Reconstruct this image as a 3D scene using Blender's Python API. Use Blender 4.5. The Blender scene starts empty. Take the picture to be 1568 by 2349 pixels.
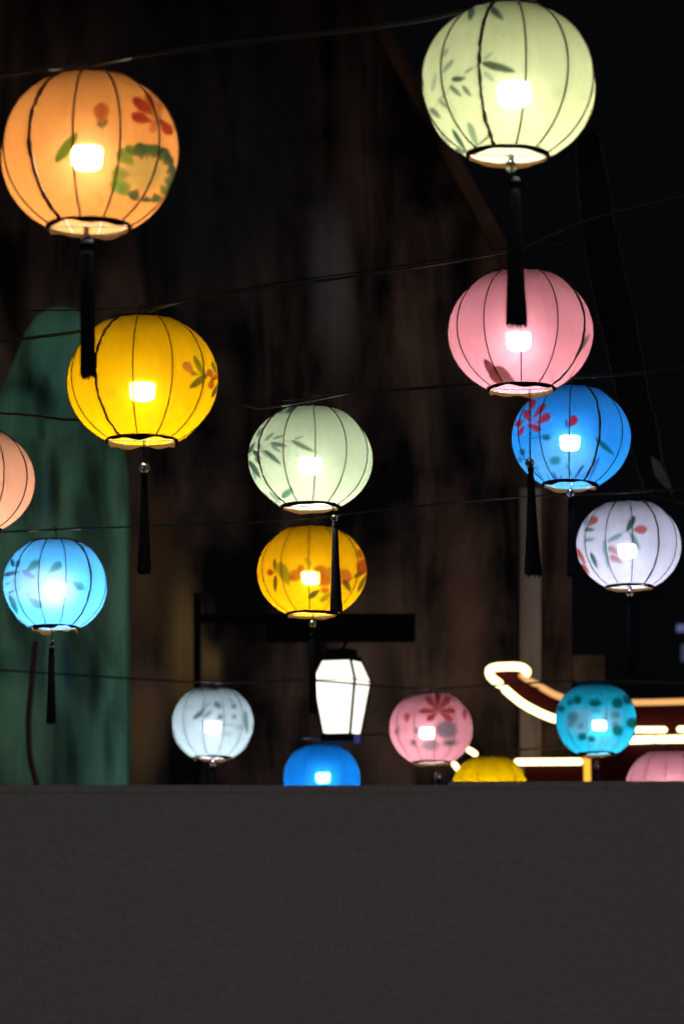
import bpy, math, random
import numpy as np
from mathutils import Vector, Matrix, Euler

random.seed(7)
rng = np.random.default_rng(11)
C = bpy.context.scene.collection
sc = bpy.context.scene
R = math.radians

# ------------------------------------------------------------------ camera
PITCH = 8.0
LENS = 110.0
FPX = 2349 * LENS / 36.0                      # focal length in pixels of a 1568 x 2349 view of the photograph
cam_d = bpy.data.cameras.new('camera')
cam = bpy.data.objects.new('camera', cam_d)
C.objects.link(cam)
cam.location = (0, 0, 1.7)
cam.rotation_euler = (R(90 + PITCH), 0, 0)
cam_d.sensor_fit = 'VERTICAL'
cam_d.sensor_height = 36.0
cam_d.sensor_width = 24.0
cam_d.lens = LENS
cam_d.clip_start = 0.1
cam_d.clip_end = 400
cam_d.dof.use_dof = True
cam_d.dof.focus_distance = 8.3
cam_d.dof.aperture_fstop = 5.0
sc.camera = cam
CAM_M = Matrix.Translation(cam.location) @ Euler(cam.rotation_euler).to_matrix().to_4x4()
CAM_I = CAM_M.inverted()

# ------------------------------------------------------------------ world, light, exposure
SUN_EL, SUN_ROT = R(2.5), R(0)
SKY_STRENGTH = 0.10
world = bpy.data.worlds.new('World')
sc.world = world
world.use_nodes = True
wn = world.node_tree.nodes
wl = world.node_tree.links
sky = wn.new('ShaderNodeTexSky')
sky.sky_type = 'NISHITA'
sky.sun_disc = False
sky.sun_elevation = SUN_EL
sky.sun_rotation = SUN_ROT
hs = wn.new('ShaderNodeHueSaturation')
hs.inputs['Saturation'].default_value = 0.5
wl.new(sky.outputs[0], hs.inputs['Color'])
wl.new(hs.outputs[0], wn['Background'].inputs['Color'])
wn['Background'].inputs['Strength'].default_value = SKY_STRENGTH

sun_d = bpy.data.lights.new('faint_fill_sun', 'SUN')  # weak sun lamp added as a wash, no moon is seen
sun_d.energy = 0.02
sun_d.angle = R(10)
sun_d.color = (1.0, 0.93, 0.85)
sun = bpy.data.objects.new('faint_fill_sun', sun_d)
C.objects.link(sun)
sun.rotation_euler = (R(52), 0, R(-20))

sc.view_settings.view_transform = 'Standard'
sc.view_settings.look = 'None'
sc.view_settings.exposure = 0.0
sc.view_settings.gamma = 1.0
sc.view_settings.use_curve_mapping = False
sc.render.engine = 'CYCLES'
cy = sc.cycles
cy.use_denoising = True
cy.max_bounces = 8
cy.transparent_max_bounces = 24
cy.sample_clamp_indirect = 3.0
cy.sample_clamp_direct = 0.0
cy.caustics_reflective = False
cy.caustics_refractive = False
cy.use_light_tree = True


# ------------------------------------------------------------------ helpers
def at(px, py, d):
    """World point seen at pixel (px, py) of the 1568 x 2349 view at depth d metres."""
    return CAM_M @ Vector(((px - 784) / FPX * d, (1174.5 - py) / FPX * d, -d))


def s2l(c):
    return tuple(((v / 255) / 12.92 if v / 255 <= 0.04045 else ((v / 255 + 0.055) / 1.055) ** 2.4) for v in c)


def tag(o, label=None, cat=None, group=None, kind=None):
    if label:
        o['label'] = label
    if cat:
        o['category'] = cat
    if group:
        o['group'] = group
    if kind:
        o['kind'] = kind
    return o


def empty(name, loc, rot=(0, 0, 0)):
    o = bpy.data.objects.new(name, None)
    o.location = loc
    o.rotation_euler = rot
    o.empty_display_size = 0.05
    C.objects.link(o)
    return o


def link(name, me, parent=None, m=None):
    o = bpy.data.objects.new(name, me)
    if m is not None and len(me.materials) == 0:
        me.materials.append(m)
    C.objects.link(o)
    if parent is not None:
        o.parent = parent
    return o


def mesh_from(name, verts, faces, m=None, smooth=False):
    me = bpy.data.meshes.new(name)
    me.from_pydata([tuple(v) for v in verts], [], faces)
    me.update()
    if smooth:
        me.polygons.foreach_set('use_smooth', np.ones(len(me.polygons), dtype=bool))
    if m is not None:
        me.materials.append(m)
    return me


class MB:
    """Collects simple solids into one mesh."""
    def __init__(self):
        self.v, self.f = [], []

    def add(self, v, f):
        b = len(self.v)
        self.v += [Vector(p) for p in v]
        self.f += [[i + b for i in q] for q in f]
        return self

    def box(self, lo, hi):
        x0, y0, z0 = lo
        x1, y1, z1 = hi
        return self.add([(x0, y0, z0), (x1, y0, z0), (x1, y1, z0), (x0, y1, z0), (x0, y0, z1), (x1, y0, z1), (x1, y1, z1), (x0, y1, z1)],
                        [[0, 3, 2, 1], [4, 5, 6, 7], [0, 1, 5, 4], [1, 2, 6, 5], [2, 3, 7, 6], [3, 0, 4, 7]])

    def tube(self, pts, rad, n=6, caps=True, closed=False):
        pts = [Vector(p) for p in pts]
        N = len(pts)
        rr = rad if isinstance(rad, (list, tuple, np.ndarray)) else [rad] * N
        v, f = [], []
        ref = None
        for i, p in enumerate(pts):
            if closed:
                t = pts[(i + 1) % N] - pts[i - 1]
            else:
                t = pts[min(i + 1, N - 1)] - pts[max(i - 1, 0)]
            t.normalize()
            if ref is None:
                ref = Vector((0, 0, 1)) if abs(t.z) < 0.9 else Vector((1, 0, 0))
            a = ref - t * ref.dot(t)
            a.normalize()
            b = t.cross(a)
            ref = a
            for k in range(n):
                q = 2 * math.pi * k / n
                v.append(p + (a * math.cos(q) + b * math.sin(q)) * rr[i])
        L = N if closed else N - 1
        for i in range(L):
            j = (i + 1) % N
            for k in range(n):
                k2 = (k + 1) % n
                f.append([i * n + k, i * n + k2, j * n + k2, j * n + k])
        if caps and not closed:
            f.append(list(range(n))[::-1])
            f.append([(N - 1) * n + k for k in range(n)])
        return self.add(v, f)

    def lathe(self, prof, n=20, c=(0, 0, 0), cap=True):
        """prof: (radius, z) from top to bottom."""
        c = Vector(c)
        v, f = [], []
        for r, z in prof:
            for k in range(n):
                q = 2 * math.pi * k / n
                v.append(c + Vector((r * math.cos(q), r * math.sin(q), z)))
        for i in range(len(prof) - 1):
            for k in range(n):
                k2 = (k + 1) % n
                f.append([i * n + k, (i + 1) * n + k, (i + 1) * n + k2, i * n + k2])
        if cap:
            f.append(list(range(n)))
            f.append([(len(prof) - 1) * n + k for k in range(n)][::-1])
        return self.add(v, f)

    def prism(self, outline, depth):
        """outline: world points (front face); depth: vector to the back face."""
        n = len(outline)
        o = [Vector(p) for p in outline]
        d = Vector(depth)
        v = o + [p + d for p in o]
        f = [list(range(n)), list(range(n, 2 * n))[::-1]]
        for i in range(n):
            j = (i + 1) % n
            f.append([i, i + n, j + n, j])
        return self.add(v, f)

    def build(self, name, m, parent=None, smooth=False, inv=None):
        v = self.v
        if inv is not None:
            v = [inv @ p for p in v]
        return link(name, mesh_from(name, v, self.f, m, smooth), parent)


def catmull(pts, k=8):
    P = [Vector(p) for p in pts]
    out = []
    for i in range(len(P) - 1):
        p0, p1, p2, p3 = P[max(i - 1, 0)], P[i], P[i + 1], P[min(i + 2, len(P) - 1)]
        for j in range(k):
            t = j / k
            out.append(0.5 * ((2 * p1) + (p2 - p0) * t + (2 * p0 - 5 * p1 + 4 * p2 - p3) * t * t + (3 * p1 - p0 - 3 * p2 + p3) * t ** 3))
    out.append(P[-1])
    return out


# ------------------------------------------------------------------ materials
def new_mat(name):
    m = bpy.data.materials.new(name)
    m.use_nodes = True
    nt = m.node_tree
    nt.nodes.clear()
    out = nt.nodes.new('ShaderNodeOutputMaterial')
    return m, nt, out


def mat_plain(name, col, rough=0.6, metal=0.0, vary=0.25, scale=40.0, spec=0.3, bump=0.0):
    m, nt, out = new_mat(name)
    b = nt.nodes.new('ShaderNodeBsdfPrincipled')
    b.inputs['Roughness'].default_value = rough
    b.inputs['Metallic'].default_value = metal
    b.inputs['Specular IOR Level'].default_value = spec
    tc = nt.nodes.new('ShaderNodeTexCoord')
    n = nt.nodes.new('ShaderNodeTexNoise')
    n.inputs['Scale'].default_value = scale
    n.inputs['Detail'].default_value = 5
    nt.links.new(tc.outputs['Object'], n.inputs['Vector'])
    r = nt.nodes.new('ShaderNodeMix')
    r.data_type = 'RGBA'
    r.inputs['A'].default_value = (*[c * (1 - vary) for c in col], 1)
    r.inputs['B'].default_value = (*[min(1, c * (1 + vary)) for c in col], 1)
    nt.links.new(n.outputs['Fac'], r.inputs['Factor'])
    nt.links.new(r.outputs['Result'], b.inputs['Base Color'])
    if bump:
        bp = nt.nodes.new('ShaderNodeBump')
        bp.inputs['Strength'].default_value = bump
        bp.inputs['Distance'].default_value = 0.01
        nt.links.new(n.outputs['Fac'], bp.inputs['Height'])
        nt.links.new(bp.outputs['Normal'], b.inputs['Normal'])
    nt.links.new(b.outputs[0], out.inputs[0])
    return m


def mat_emit(name, col, strength):
    m, nt, out = new_mat(name)
    e = nt.nodes.new('ShaderNodeEmission')
    e.inputs['Color'].default_value = (*col, 1)
    e.inputs['Strength'].default_value = strength
    nt.links.new(e.outputs[0], out.inputs[0])
    return m


def mat_glass(name):
    m, nt, out = new_mat(name)
    b = nt.nodes.new('ShaderNodeBsdfPrincipled')
    b.inputs['Base Color'].default_value = (0.97, 0.98, 1, 1)
    b.inputs['Transmission Weight'].default_value = 1.0
    b.inputs['Roughness'].default_value = 0.03
    b.inputs['IOR'].default_value = 1.5
    nt.links.new(b.outputs[0], out.inputs[0])
    return m


SHADE_TAU, SHADE_RHO, SHADE_T, SHADE_FWD = 0.0188, 0.025, 0.04, 0.0045


def mat_shade(name, col, gain=1.0, fwd=1.0):
    """Thin painted silk: it scatters the bulb's light through, reflects a little, and lets the bulb itself be seen faintly."""
    m, nt, out = new_mat(name)
    N, L = nt.nodes, nt.links
    at_ = N.new('ShaderNodeAttribute')
    at_.attribute_name = 'paint'
    tc = N.new('ShaderNodeTexCoord')
    ns = N.new('ShaderNodeTexNoise')
    ns.inputs['Scale'].default_value = 9
    ns.inputs['Detail'].default_value = 6
    L.new(tc.outputs['Object'], ns.inputs['Vector'])
    mr = N.new('ShaderNodeMapRange')
    mr.inputs['To Min'].default_value = 0.86
    mr.inputs['To Max'].default_value = 1.14
    L.new(ns.outputs['Fac'], mr.inputs['Value'])
    mix = N.new('ShaderNodeMix')
    mix.data_type = 'RGBA'
    mix.inputs['A'].default_value = (*col, 1)
    L.new(at_.outputs['Alpha'], mix.inputs['Factor'])
    L.new(at_.outputs['Color'], mix.inputs['B'])
    var = N.new('ShaderNodeMix')
    var.data_type = 'RGBA'
    var.blend_type = 'MULTIPLY'
    var.inputs['Factor'].default_value = 1
    L.new(mix.outputs['Result'], var.inputs['A'])
    L.new(mr.outputs['Result'], var.inputs['B'])
    mp2 = N.new('ShaderNodeMapping')                 # faint creases pulled along the ribs
    mp2.inputs['Scale'].default_value = (60, 60, 9)
    L.new(tc.outputs['Object'], mp2.inputs['Vector'])
    n2 = N.new('ShaderNodeTexNoise')
    n2.inputs['Scale'].default_value = 1.0
    n2.inputs['Detail'].default_value = 3
    L.new(mp2.outputs[0], n2.inputs['Vector'])
    mr2 = N.new('ShaderNodeMapRange')
    mr2.inputs['From Min'].default_value = 0.3
    mr2.inputs['From Max'].default_value = 0.7
    mr2.inputs['To Min'].default_value = 0.9
    mr2.inputs['To Max'].default_value = 1.08
    L.new(n2.outputs['Fac'], mr2.inputs['Value'])
    var2 = N.new('ShaderNodeMix')
    var2.data_type = 'RGBA'
    var2.blend_type = 'MULTIPLY'
    var2.inputs['Factor'].default_value = 1
    L.new(var.outputs['Result'], var2.inputs['A'])
    L.new(mr2.outputs['Result'], var2.inputs['B'])
    c = var2.outputs['Result']

    def scaled(k):
        s = N.new('ShaderNodeVectorMath')
        s.operation = 'SCALE'
        s.inputs['Scale'].default_value = k
        L.new(c, s.inputs[0])
        return s.outputs[0]
    tr = N.new('ShaderNodeBsdfTranslucent')
    L.new(scaled(SHADE_TAU * gain), tr.inputs['Color'])
    df = N.new('ShaderNodeBsdfDiffuse')
    g3 = N.new('ShaderNodeGamma')                    # pale inside face
    g3.inputs['Gamma'].default_value = 0.7
    L.new(scaled(SHADE_RHO ** (1 / 0.7)), g3.inputs['Color'])
    L.new(g3.outputs[0], df.inputs['Color'])
    gm = N.new('ShaderNodeGamma')
    gm.inputs['Gamma'].default_value = 0.6
    L.new(scaled(SHADE_T ** (1 / 0.6)), gm.inputs['Color'])
    tp = N.new('ShaderNodeBsdfTransparent')
    a1 = N.new('ShaderNodeAddShader')
    a2 = N.new('ShaderNodeAddShader')
    L.new(tr.outputs[0], a1.inputs[0])
    L.new(df.outputs[0], a1.inputs[1])
    rf = N.new('ShaderNodeBsdfRefraction')           # forward scatter: brighter where one looks towards the bulb
    rf.distribution = 'GGX'
    rf.inputs['Roughness'].default_value = 1.0
    rf.inputs['IOR'].default_value = 1.45
    g2 = N.new('ShaderNodeGamma')
    g2.inputs['Gamma'].default_value = 0.75
    L.new(scaled((SHADE_FWD * fwd) ** (1 / 0.75)), g2.inputs['Color'])
    op = N.new('ShaderNodeMath')                     # pigment stops the straight light
    op.operation = 'MULTIPLY_ADD'
    op.inputs[1].default_value = -0.97
    op.inputs[2].default_value = 1.0
    L.new(at_.outputs['Alpha'], op.inputs[0])

    def thinned(sock):
        v = N.new('ShaderNodeVectorMath')
        v.operation = 'SCALE'
        L.new(sock, v.inputs[0])
        L.new(op.outputs[0], v.inputs['Scale'])
        return v.outputs[0]
    L.new(thinned(g2.outputs[0]), rf.inputs['Color'])
    L.new(thinned(gm.outputs[0]), tp.inputs['Color'])
    a3 = N.new('ShaderNodeAddShader')
    L.new(a1.outputs[0], a3.inputs[0])
    L.new(rf.outputs[0], a3.inputs[1])
    L.new(a3.outputs[0], a2.inputs[0])
    L.new(tp.outputs[0], a2.inputs[1])
    L.new(a2.outputs[0], out.inputs[0])
    return m


def mat_wall(name, c1, c2, streak=(5.0, 5.0, 0.5), bump=0.4, rough=0.85, lo=0.35, hi=0.65):
    """Weathered render with vertical runs of dirt; paint attribute holds stains and painted patches of light and shade."""
    m, nt, out = new_mat(name)
    N, L = nt.nodes, nt.links
    b = N.new('ShaderNodeBsdfPrincipled')
    b.inputs['Roughness'].default_value = rough
    b.inputs['Specular IOR Level'].default_value = 0.2
    tc = N.new('ShaderNodeTexCoord')
    mp = N.new('ShaderNodeMapping')
    mp.inputs['Scale'].default_value = streak
    L.new(tc.outputs['Object'], mp.inputs['Vector'])
    n1 = N.new('ShaderNodeTexNoise')
    n1.inputs['Scale'].default_value = 1.0
    n1.inputs['Detail'].default_value = 9
    n1.inputs['Roughness'].default_value = 0.62
    n1.inputs['Distortion'].default_value = 0.6
    L.new(mp.outputs[0], n1.inputs['Vector'])
    n2 = N.new('ShaderNodeTexNoise')
    n2.inputs['Scale'].default_value = 1.7
    n2.inputs['Detail'].default_value = 7
    L.new(tc.outputs['Object'], n2.inputs['Vector'])
    ad = N.new('ShaderNodeMath')
    ad.operation = 'MULTIPLY_ADD'
    ad.inputs[1].default_value = 0.4
    L.new(n2.outputs['Fac'], ad.inputs[0])
    ml = N.new('ShaderNodeMath')
    ml.operation = 'MULTIPLY'
    ml.inputs[1].default_value = 0.6
    L.new(n1.outputs['Fac'], ml.inputs[0])
    L.new(ml.outputs[0], ad.inputs[2])
    rmp = N.new('ShaderNodeMapRange')
    rmp.inputs['From Min'].default_value = lo
    rmp.inputs['From Max'].default_value = hi
    L.new(ad.outputs[0], rmp.inputs['Value'])
    mx = N.new('ShaderNodeMix')
    mx.data_type = 'RGBA'
    mx.inputs['A'].default_value = (*c1, 1)
    mx.inputs['B'].default_value = (*c2, 1)
    L.new(rmp.outputs[0], mx.inputs['Factor'])
    at_ = N.new('ShaderNodeAttribute')
    at_.attribute_name = 'paint'
    m2 = N.new('ShaderNodeMix')
    m2.data_type = 'RGBA'
    L.new(mx.outputs['Result'], m2.inputs['A'])
    L.new(at_.outputs['Color'], m2.inputs['B'])
    L.new(at_.outputs['Alpha'], m2.inputs['Factor'])
    m3 = N.new('ShaderNodeMix')                       # grime breaks up the painted patches too
    m3.data_type = 'RGBA'
    m3.blend_type = 'MULTIPLY'
    m3.inputs['Factor'].default_value = 0.6
    L.new(m2.outputs['Result'], m3.inputs['A'])
    r2 = N.new('ShaderNodeMapRange')
    r2.inputs['From Min'].default_value = 0.3
    r2.inputs['From Max'].default_value = 0.6
    r2.inputs['To Min'].default_value = 0.25
    L.new(n1.outputs['Fac'], r2.inputs['Value'])
    L.new(r2.outputs[0], m3.inputs['B'])
    L.new(m3.outputs['Result'], b.inputs['Base Color'])
    bp = N.new('ShaderNodeBump')
    bp.inputs['Strength'].default_value = bump
    bp.inputs['Distance'].default_value = 0.02
    L.new(ad.outputs[0], bp.inputs['Height'])
    L.new(bp.outputs['Normal'], b.inputs['Normal'])
    L.new(b.outputs[0], out.inputs[0])
    return m


M_wire = mat_plain('dark_wire', (0.006, 0.0045, 0.004), 0.7, spec=0.05)
M_rib = mat_plain('brown_rib', (0.035, 0.012, 0.008), 0.6)
M_black = mat_plain('black_metal', (0.003, 0.003, 0.0035), 0.8, spec=0.05)
M_cable = mat_plain('black_cable', (0.012, 0.012, 0.013), 0.5)
M_line = mat_plain('nylon_line', (0.016, 0.011, 0.004), 0.6, spec=0.03)
M_tassel = mat_plain('black_silk', (0.0025, 0.0025, 0.004), 0.9, vary=0.5, scale=300, spec=0.03)
M_hem = mat_plain('tan_hem', (0.0035, 0.0017, 0.0005), 0.9, vary=0.5, scale=60, spec=0.0)
M_glass = mat_glass('clear_glass')
M_socket = mat_plain('bulb_socket', (0.25, 0.25, 0.24), 0.5)
BULB = 2000.0
M_bulb = mat_emit('lit_bulb', (1.0, 0.93, 0.82), BULB)
M_bulb_cool = mat_emit('lit_bulb_cool', (0.92, 0.96, 1.0), BULB)


# ------------------------------------------------------------------ painting
def stroke_alpha(P, s):
    """P: (n,2) pixel positions. s: (x1,y1,x2,y2,width,...,soft) pointed leaf from 1 to 2."""
    a = np.array(s[0:2], float)
    b = np.array(s[2:4], float)
    w = s[4] * 0.5
    shape = s[7] if len(s) > 7 else 'leaf'
    soft = s[8] if len(s) > 8 else 1.8
    if (s[7] if len(s) > 7 else 'leaf') == 'leaf':
        b = a + (b - a) * 1.15
    ab = b - a
    L = max(np.linalg.norm(ab), 1e-6)
    u = ab / L
    nrm = np.array([-u[1], u[0]])
    q = P - a
    t = (q @ u) / L
    v = q @ nrm
    if shape == 'leaf':
        tt = np.clip(t, 0, 1)
        hw = 1.02 * w * np.sin(np.pi * tt ** 0.8) ** 0.7
        d = np.abs(v) - hw
        d = np.where((t < 0) | (t > 1), np.hypot(np.maximum(-t, t - 1) * L, v), d)
    elif shape == 'petal':                       # blunt at 1, narrow at 2
        tt = np.clip(t, 0, 1)
        hw = w * np.sqrt(np.clip(1 - (2 * (tt - 0.35) / 1.3) ** 2, 0, 1)) * np.where(tt < 0.35, np.sqrt(np.clip(1 - ((0.35 - tt) / 0.36) ** 2, 0, 1)), 1 - 0.75 * ((tt - 0.35) / 0.65) ** 1.5)
        d = np.abs(v) - hw
        d = np.where((t < 0) | (t > 1), np.hypot(np.maximum(-t, t - 1) * L, v), d)
    elif shape == 'line':
        tt = np.clip(t, 0, 1)
        d = np.hypot(q[:, 0] - ab[0] * tt, q[:, 1] - ab[1] * tt) - w * (1 - 0.6 * tt)
    else:                                        # blob
        c = (a + b) / 2
        qq = P - c
        d = (np.hypot((qq @ u) / max(L * 0.5, w), (qq @ nrm) / w) - 1) * w
    al = np.clip(0.5 - d / soft, 0, 1)
    al = al * al * (3 - 2 * al)
    grad = np.clip(t, 0, 1)
    return al, grad, v / max(w, 1e-6)


def paint_points(pts, strokes, front=None, dark=1.0):
    """pts: (n,3) world; returns (n,4) colour + opacity of the pigment."""
    n = len(pts)
    h = np.c_[pts, np.ones(n)] @ np.array(CAM_I).T
    P = np.c_[784 - h[:, 0] / h[:, 2] * FPX, 1174.5 + h[:, 1] / h[:, 2] * FPX]
    col = np.zeros((n, 3))
    op = np.zeros(n)
    for s in strokes:
        x0, x1 = min(s[0], s[2]) - s[4] * 1.6, max(s[0], s[2]) + s[4] * 1.6
        y0, y1 = min(s[1], s[3]) - s[4] * 1.6, max(s[1], s[3]) + s[4] * 1.6
        idx = np.nonzero((P[:, 0] > x0) & (P[:, 0] < x1) & (P[:, 1] > y0) & (P[:, 1] < y1))[0]
        if front is not None:
            idx = idx[front[idx]]
        if len(idx) == 0:
            continue
        a, g, v = stroke_alpha(P[idx], s)
        c = np.array(s2l(s[5])) * dark
        o = s[6]
        tone = 1.0
        if (s[7] if len(s) > 7 else 'leaf') in ('leaf', 'petal'):
            a = a * (1.0 - 0.12 * g)            # brush runs dry towards the tip
            tone = (0.8 + 0.5 * np.abs(v))[:, None]
        a = a * o
        k = a / np.maximum(a + op[idx] * (1 - a), 1e-6)
        col[idx] = col[idx] * (1 - k)[:, None] + np.clip(c[None] * tone, 0, 1) * k[:, None]
        op[idx] = a + op[idx] * (1 - a)
    return np.c_[col, op]


def set_paint(me, arr):
    at_ = me.color_attributes.new('paint', 'FLOAT_COLOR', 'POINT')
    at_.data.foreach_set('color', arr.astype(np.float32).ravel())


# ------------------------------------------------------------------ lanterns
NR = 12
RM = 0.175
LGROUP = 'lit silk lanterns strung across the street'
LANTERNS = []


def lantern(label, cx, cy_, rp, col, vs=0.9, phase=5.0, gain=1.0, tilt=0.0, roll=0.0, ring=0.46, strokes=(), bulb=(0, 0.12), seam=None,
            tassel=None, cool=False, wire_y=None, rib_r=0.0021, ribcol=None, flap=0.0, fwd=0.5):
    d = FPX * RM / rp
    c = at(cx, cy_, d)
    root = empty('lantern', c, (R(tilt), R(roll), 0))
    tag(root, label, 'lantern', LGROUP)
    Mw = Matrix.Translation(c) @ Euler((R(tilt), R(roll), 0)).to_matrix().to_4x4()
    Mi = Mw.inverted()
    Mw_np = np.array(Mw)
    col_l = s2l(col)
    msh = mat_shade('silk_shade', col_l, gain, fwd)
    psi_r = math.acos(ring)
    az0 = -90 + phase                        # -90 deg faces the camera
    half = math.pi / NR
    cam_local = np.array(Mi @ cam.location)
    for i in range(NR):
        mid = R(az0 + 360 / NR * (i + 0.5))
        facing = math.cos(mid + math.pi / 2) > -0.35
        nu = max(8, int(rp / 5)) if facing else 5
        nv = max(20, int(rp / 1.3)) if facing else 18
        u = np.linspace(-1, 1, nu + 1)
        p = np.linspace(-psi_r, psi_r, nv + 1)
        U, Pp = np.meshgrid(u, p, indexing='ij')
        ph = mid + U * half
        flat = math.cos(half) / np.cos(U * half)
        sag = 1 - (1 - flat) * 0.95
        wr = 1 + 0.0025 * np.sin(Pp * 9 + i * 1.7) * (1 - U ** 2)
        rr = RM * np.cos(Pp) * sag * wr
        V = np.stack([rr * np.cos(ph), rr * np.sin(ph), vs * RM * np.sin(Pp)], -1).reshape(-1, 3)
        idx = np.arange((nu + 1) * (nv + 1)).reshape(nu + 1, nv + 1)
        F = np.stack([idx[:-1, :-1], idx[1:, :-1], idx[1:, 1:], idx[:-1, 1:]], -1).reshape(-1, 4)
        me = bpy.data.meshes.new('fabric_panel')
        me.from_pydata(V.tolist(), [], F.tolist())
        me.polygons.foreach_set('use_smooth', np.ones(len(F), dtype=bool))
        me.materials.append(msh)
        W = np.c_[V, np.ones(len(V))] @ Mw_np.T
        nrm = V / np.array([1, 1, vs * vs])
        front = np.einsum('ij,ij->i', nrm, cam_local[None] - V) > 0
        set_paint(me, paint_points(W[:, :3], strokes if facing else (), front, 0.6))
        link('fabric_panel', me, root)
    # ribs
    ps = np.linspace(-psi_r, psi_r, 19)
    rm = MB()
    rm.tube([(RM * 1.004 * math.cos(a), 0, vs * RM * 1.004 * math.sin(a)) for a in ps], rib_r, 5)
    rib_me = mesh_from('rib', rm.v, rm.f, ribcol or M_rib, True)
    for i in range(NR):
        ang = R(az0 + 360 / NR * i)
        if seam is not None and i == seam % NR:
            sp = np.linspace(-psi_r, psi_r, 60)
            sm = MB()
            sm.tube([(RM * 1.004 * math.cos(a), random.uniform(-1, 1) * 0.0018, vs * RM * 1.004 * math.sin(a)) for a in sp],
                    [rib_r * random.uniform(1.2, 2.6) for _ in sp], 6)
            o = link('rib', mesh_from('rib', sm.v, sm.f, ribcol or M_rib, True), root)
            o['label'] = 'thicker ragged rib with the sewn edge of the fabric'
        else:
            o = link('rib', rib_me, root)
        o.rotation_euler = (0, 0, ang)
    zr = vs * RM * math.sin(psi_r)
    rr = RM * ring
    circ = [(rr * math.cos(2 * math.pi * k / 48), rr * math.sin(2 * math.pi * k / 48), 0) for k in range(48)]
    t = MB().tube([(x, y, zr) for x, y, z in circ], 0.003, 6, closed=True)
    t.build('top_ring', M_wire, root, True)
    t = MB().tube([(x * 1.01, y * 1.01, -zr) for x, y, z in circ], 0.003, 6, closed=True)
    t.build('bottom_ring', M_wire, root, True)
    # raw fabric hem folded inside the bottom ring, uneven
    hv, hf = [], []
    n = 60
    lowz = [0.006 + 0.005 * (math.sin(3 * k / n * 6.28 + cx) + 0.7 * math.sin(7 * k / n * 6.28)) * flap for k in range(n)]
    for k in range(n):
        a = 2 * math.pi * k / n
        hv += [(rr * 0.985 * math.cos(a), rr * 0.985 * math.sin(a), -zr + 0.004), (rr * 0.95 * math.cos(a), rr * 0.95 * math.sin(a), -zr - lowz[k])]
    for k in range(n):
        j = (k + 1) % n
        hf.append([2 * k, 2 * j, 2 * j + 1, 2 * k + 1])
    hm = mesh_from('hem', hv, hf, M_hem, True)
    link('hem', hm, root)
    # cross wires in both openings
    cb = MB().tube([(-rr, 0, -zr), (rr, 0, -zr)], 0.0012, 5)
    cb.build('cross_wire', M_wire, root)
    cb = MB().tube([(-rr, 0, zr), (rr, 0, zr)], 0.0015, 5)
    cb.tube([(0, -rr, zr - 0.003), (0, rr, zr - 0.003)], 0.0015, 5)
    cb.build('cross_wire', M_wire, root)
    # bulb hanging cap down on its cord
    bx, bz = bulb[0] * RM, -bulb[1] * RM
    bl = MB().lathe([(0.02, 0.019), (0.0295, 0.0185), (0.0302, 0.015), (0.029, -0.009), (0.0265, -0.0155), (0.021, -0.019), (0.008, -0.0205)], 24, (bx, 0, bz))
    bs_ = random.uniform(0.92, 1.08)
    bl.v = [Vector((bx, 0, bz)) + (p - Vector((bx, 0, bz))) * bs_ for p in bl.v]
    b_o = bl.build('light_bulb', M_bulb_cool if cool else M_bulb, root, True)
    so = MB().lathe([(0.012, 0.10), (0.016, 0.098), (0.018, 0.075), (0.026, 0.07), (0.0315, 0.05), (0.033, 0.0205), (0.02, 0.02)], 18, (bx, 0, bz))
    so.build('socket', M_socket, b_o, True)
    cd = MB().tube([(bx, 0, bz + 0.1), (bx * 0.5, 0, (bz + 0.1 + zr) / 2), (0, 0, zr)], 0.0025, 5)
    cd.build('cord', M_wire, b_o)
    # loop that ties the lantern to its wire
    top = Vector((0, 0, zr))
    wy = wire_y if wire_y is not None else cy_ - vs * rp - 12
    end = Mi @ at(cx, wy, d)
    lp = MB().tube([top, top.lerp(end, 0.5) + Vector((0.003, 0, 0)), end], 0.0018, 5)
    kn = [end + Vector((0.006 * math.cos(q), 0.004 * math.sin(2 * q), 0.006 * math.sin(q))) for q in np.linspace(0, 6.0, 14)]
    lp.tube(kn, 0.002, 5)
    lp.build('hanging_loop', M_line, root)
    # tassel
    if tassel:
        (x0, y0), rb, (tx0, ty0), (tx1, ty1), w0, w1 = tassel[:6]
        L = lambda x, y: Mi @ at(x, y, d)
        k = d / FPX
        start = Vector((L(x0, y0).x * 0.9, 0, -zr))
        tt = L(tx0, ty0)
        tb = L(tx1, ty1)
        bead_c = L(x0, y0)
        tr = MB().tube([start, bead_c, tt], 0.0012, 5)
        tr.tube([start + Vector((0.004, 0, 0)), bead_c + Vector((0.002, 0.001, 0.01)), tt], 0.0007, 4)
        T = tr.build('tassel', M_wire, root)
        bd = MB()
        r_ = rb * k * 1.1
        bd.lathe([(r_ * math.sin(a), r_ * math.cos(a)) for a in np.linspace(0.08, math.pi - 0.08, 13)], 18, bead_c)
        bd.build('bead', M_glass, T, True)
        if len(tassel) > 6:
            b2 = MB().lathe([(r_ * 0.6 * math.sin(a), r_ * 0.6 * math.cos(a)) for a in np.linspace(0.08, math.pi - 0.08, 9)], 14, bead_c + Vector((0, 0, r_ * 1.5)))
            b2.build('bead', M_glass, T, True)
        # skirt of threads: many fine strands round a fuller core
        sk = MB()
        ax = tb - tt
        n = 30
        rows = 14
        v, f = [], []
        jag = [random.uniform(-0.008, 0.006) for _ in range(n)]
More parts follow.
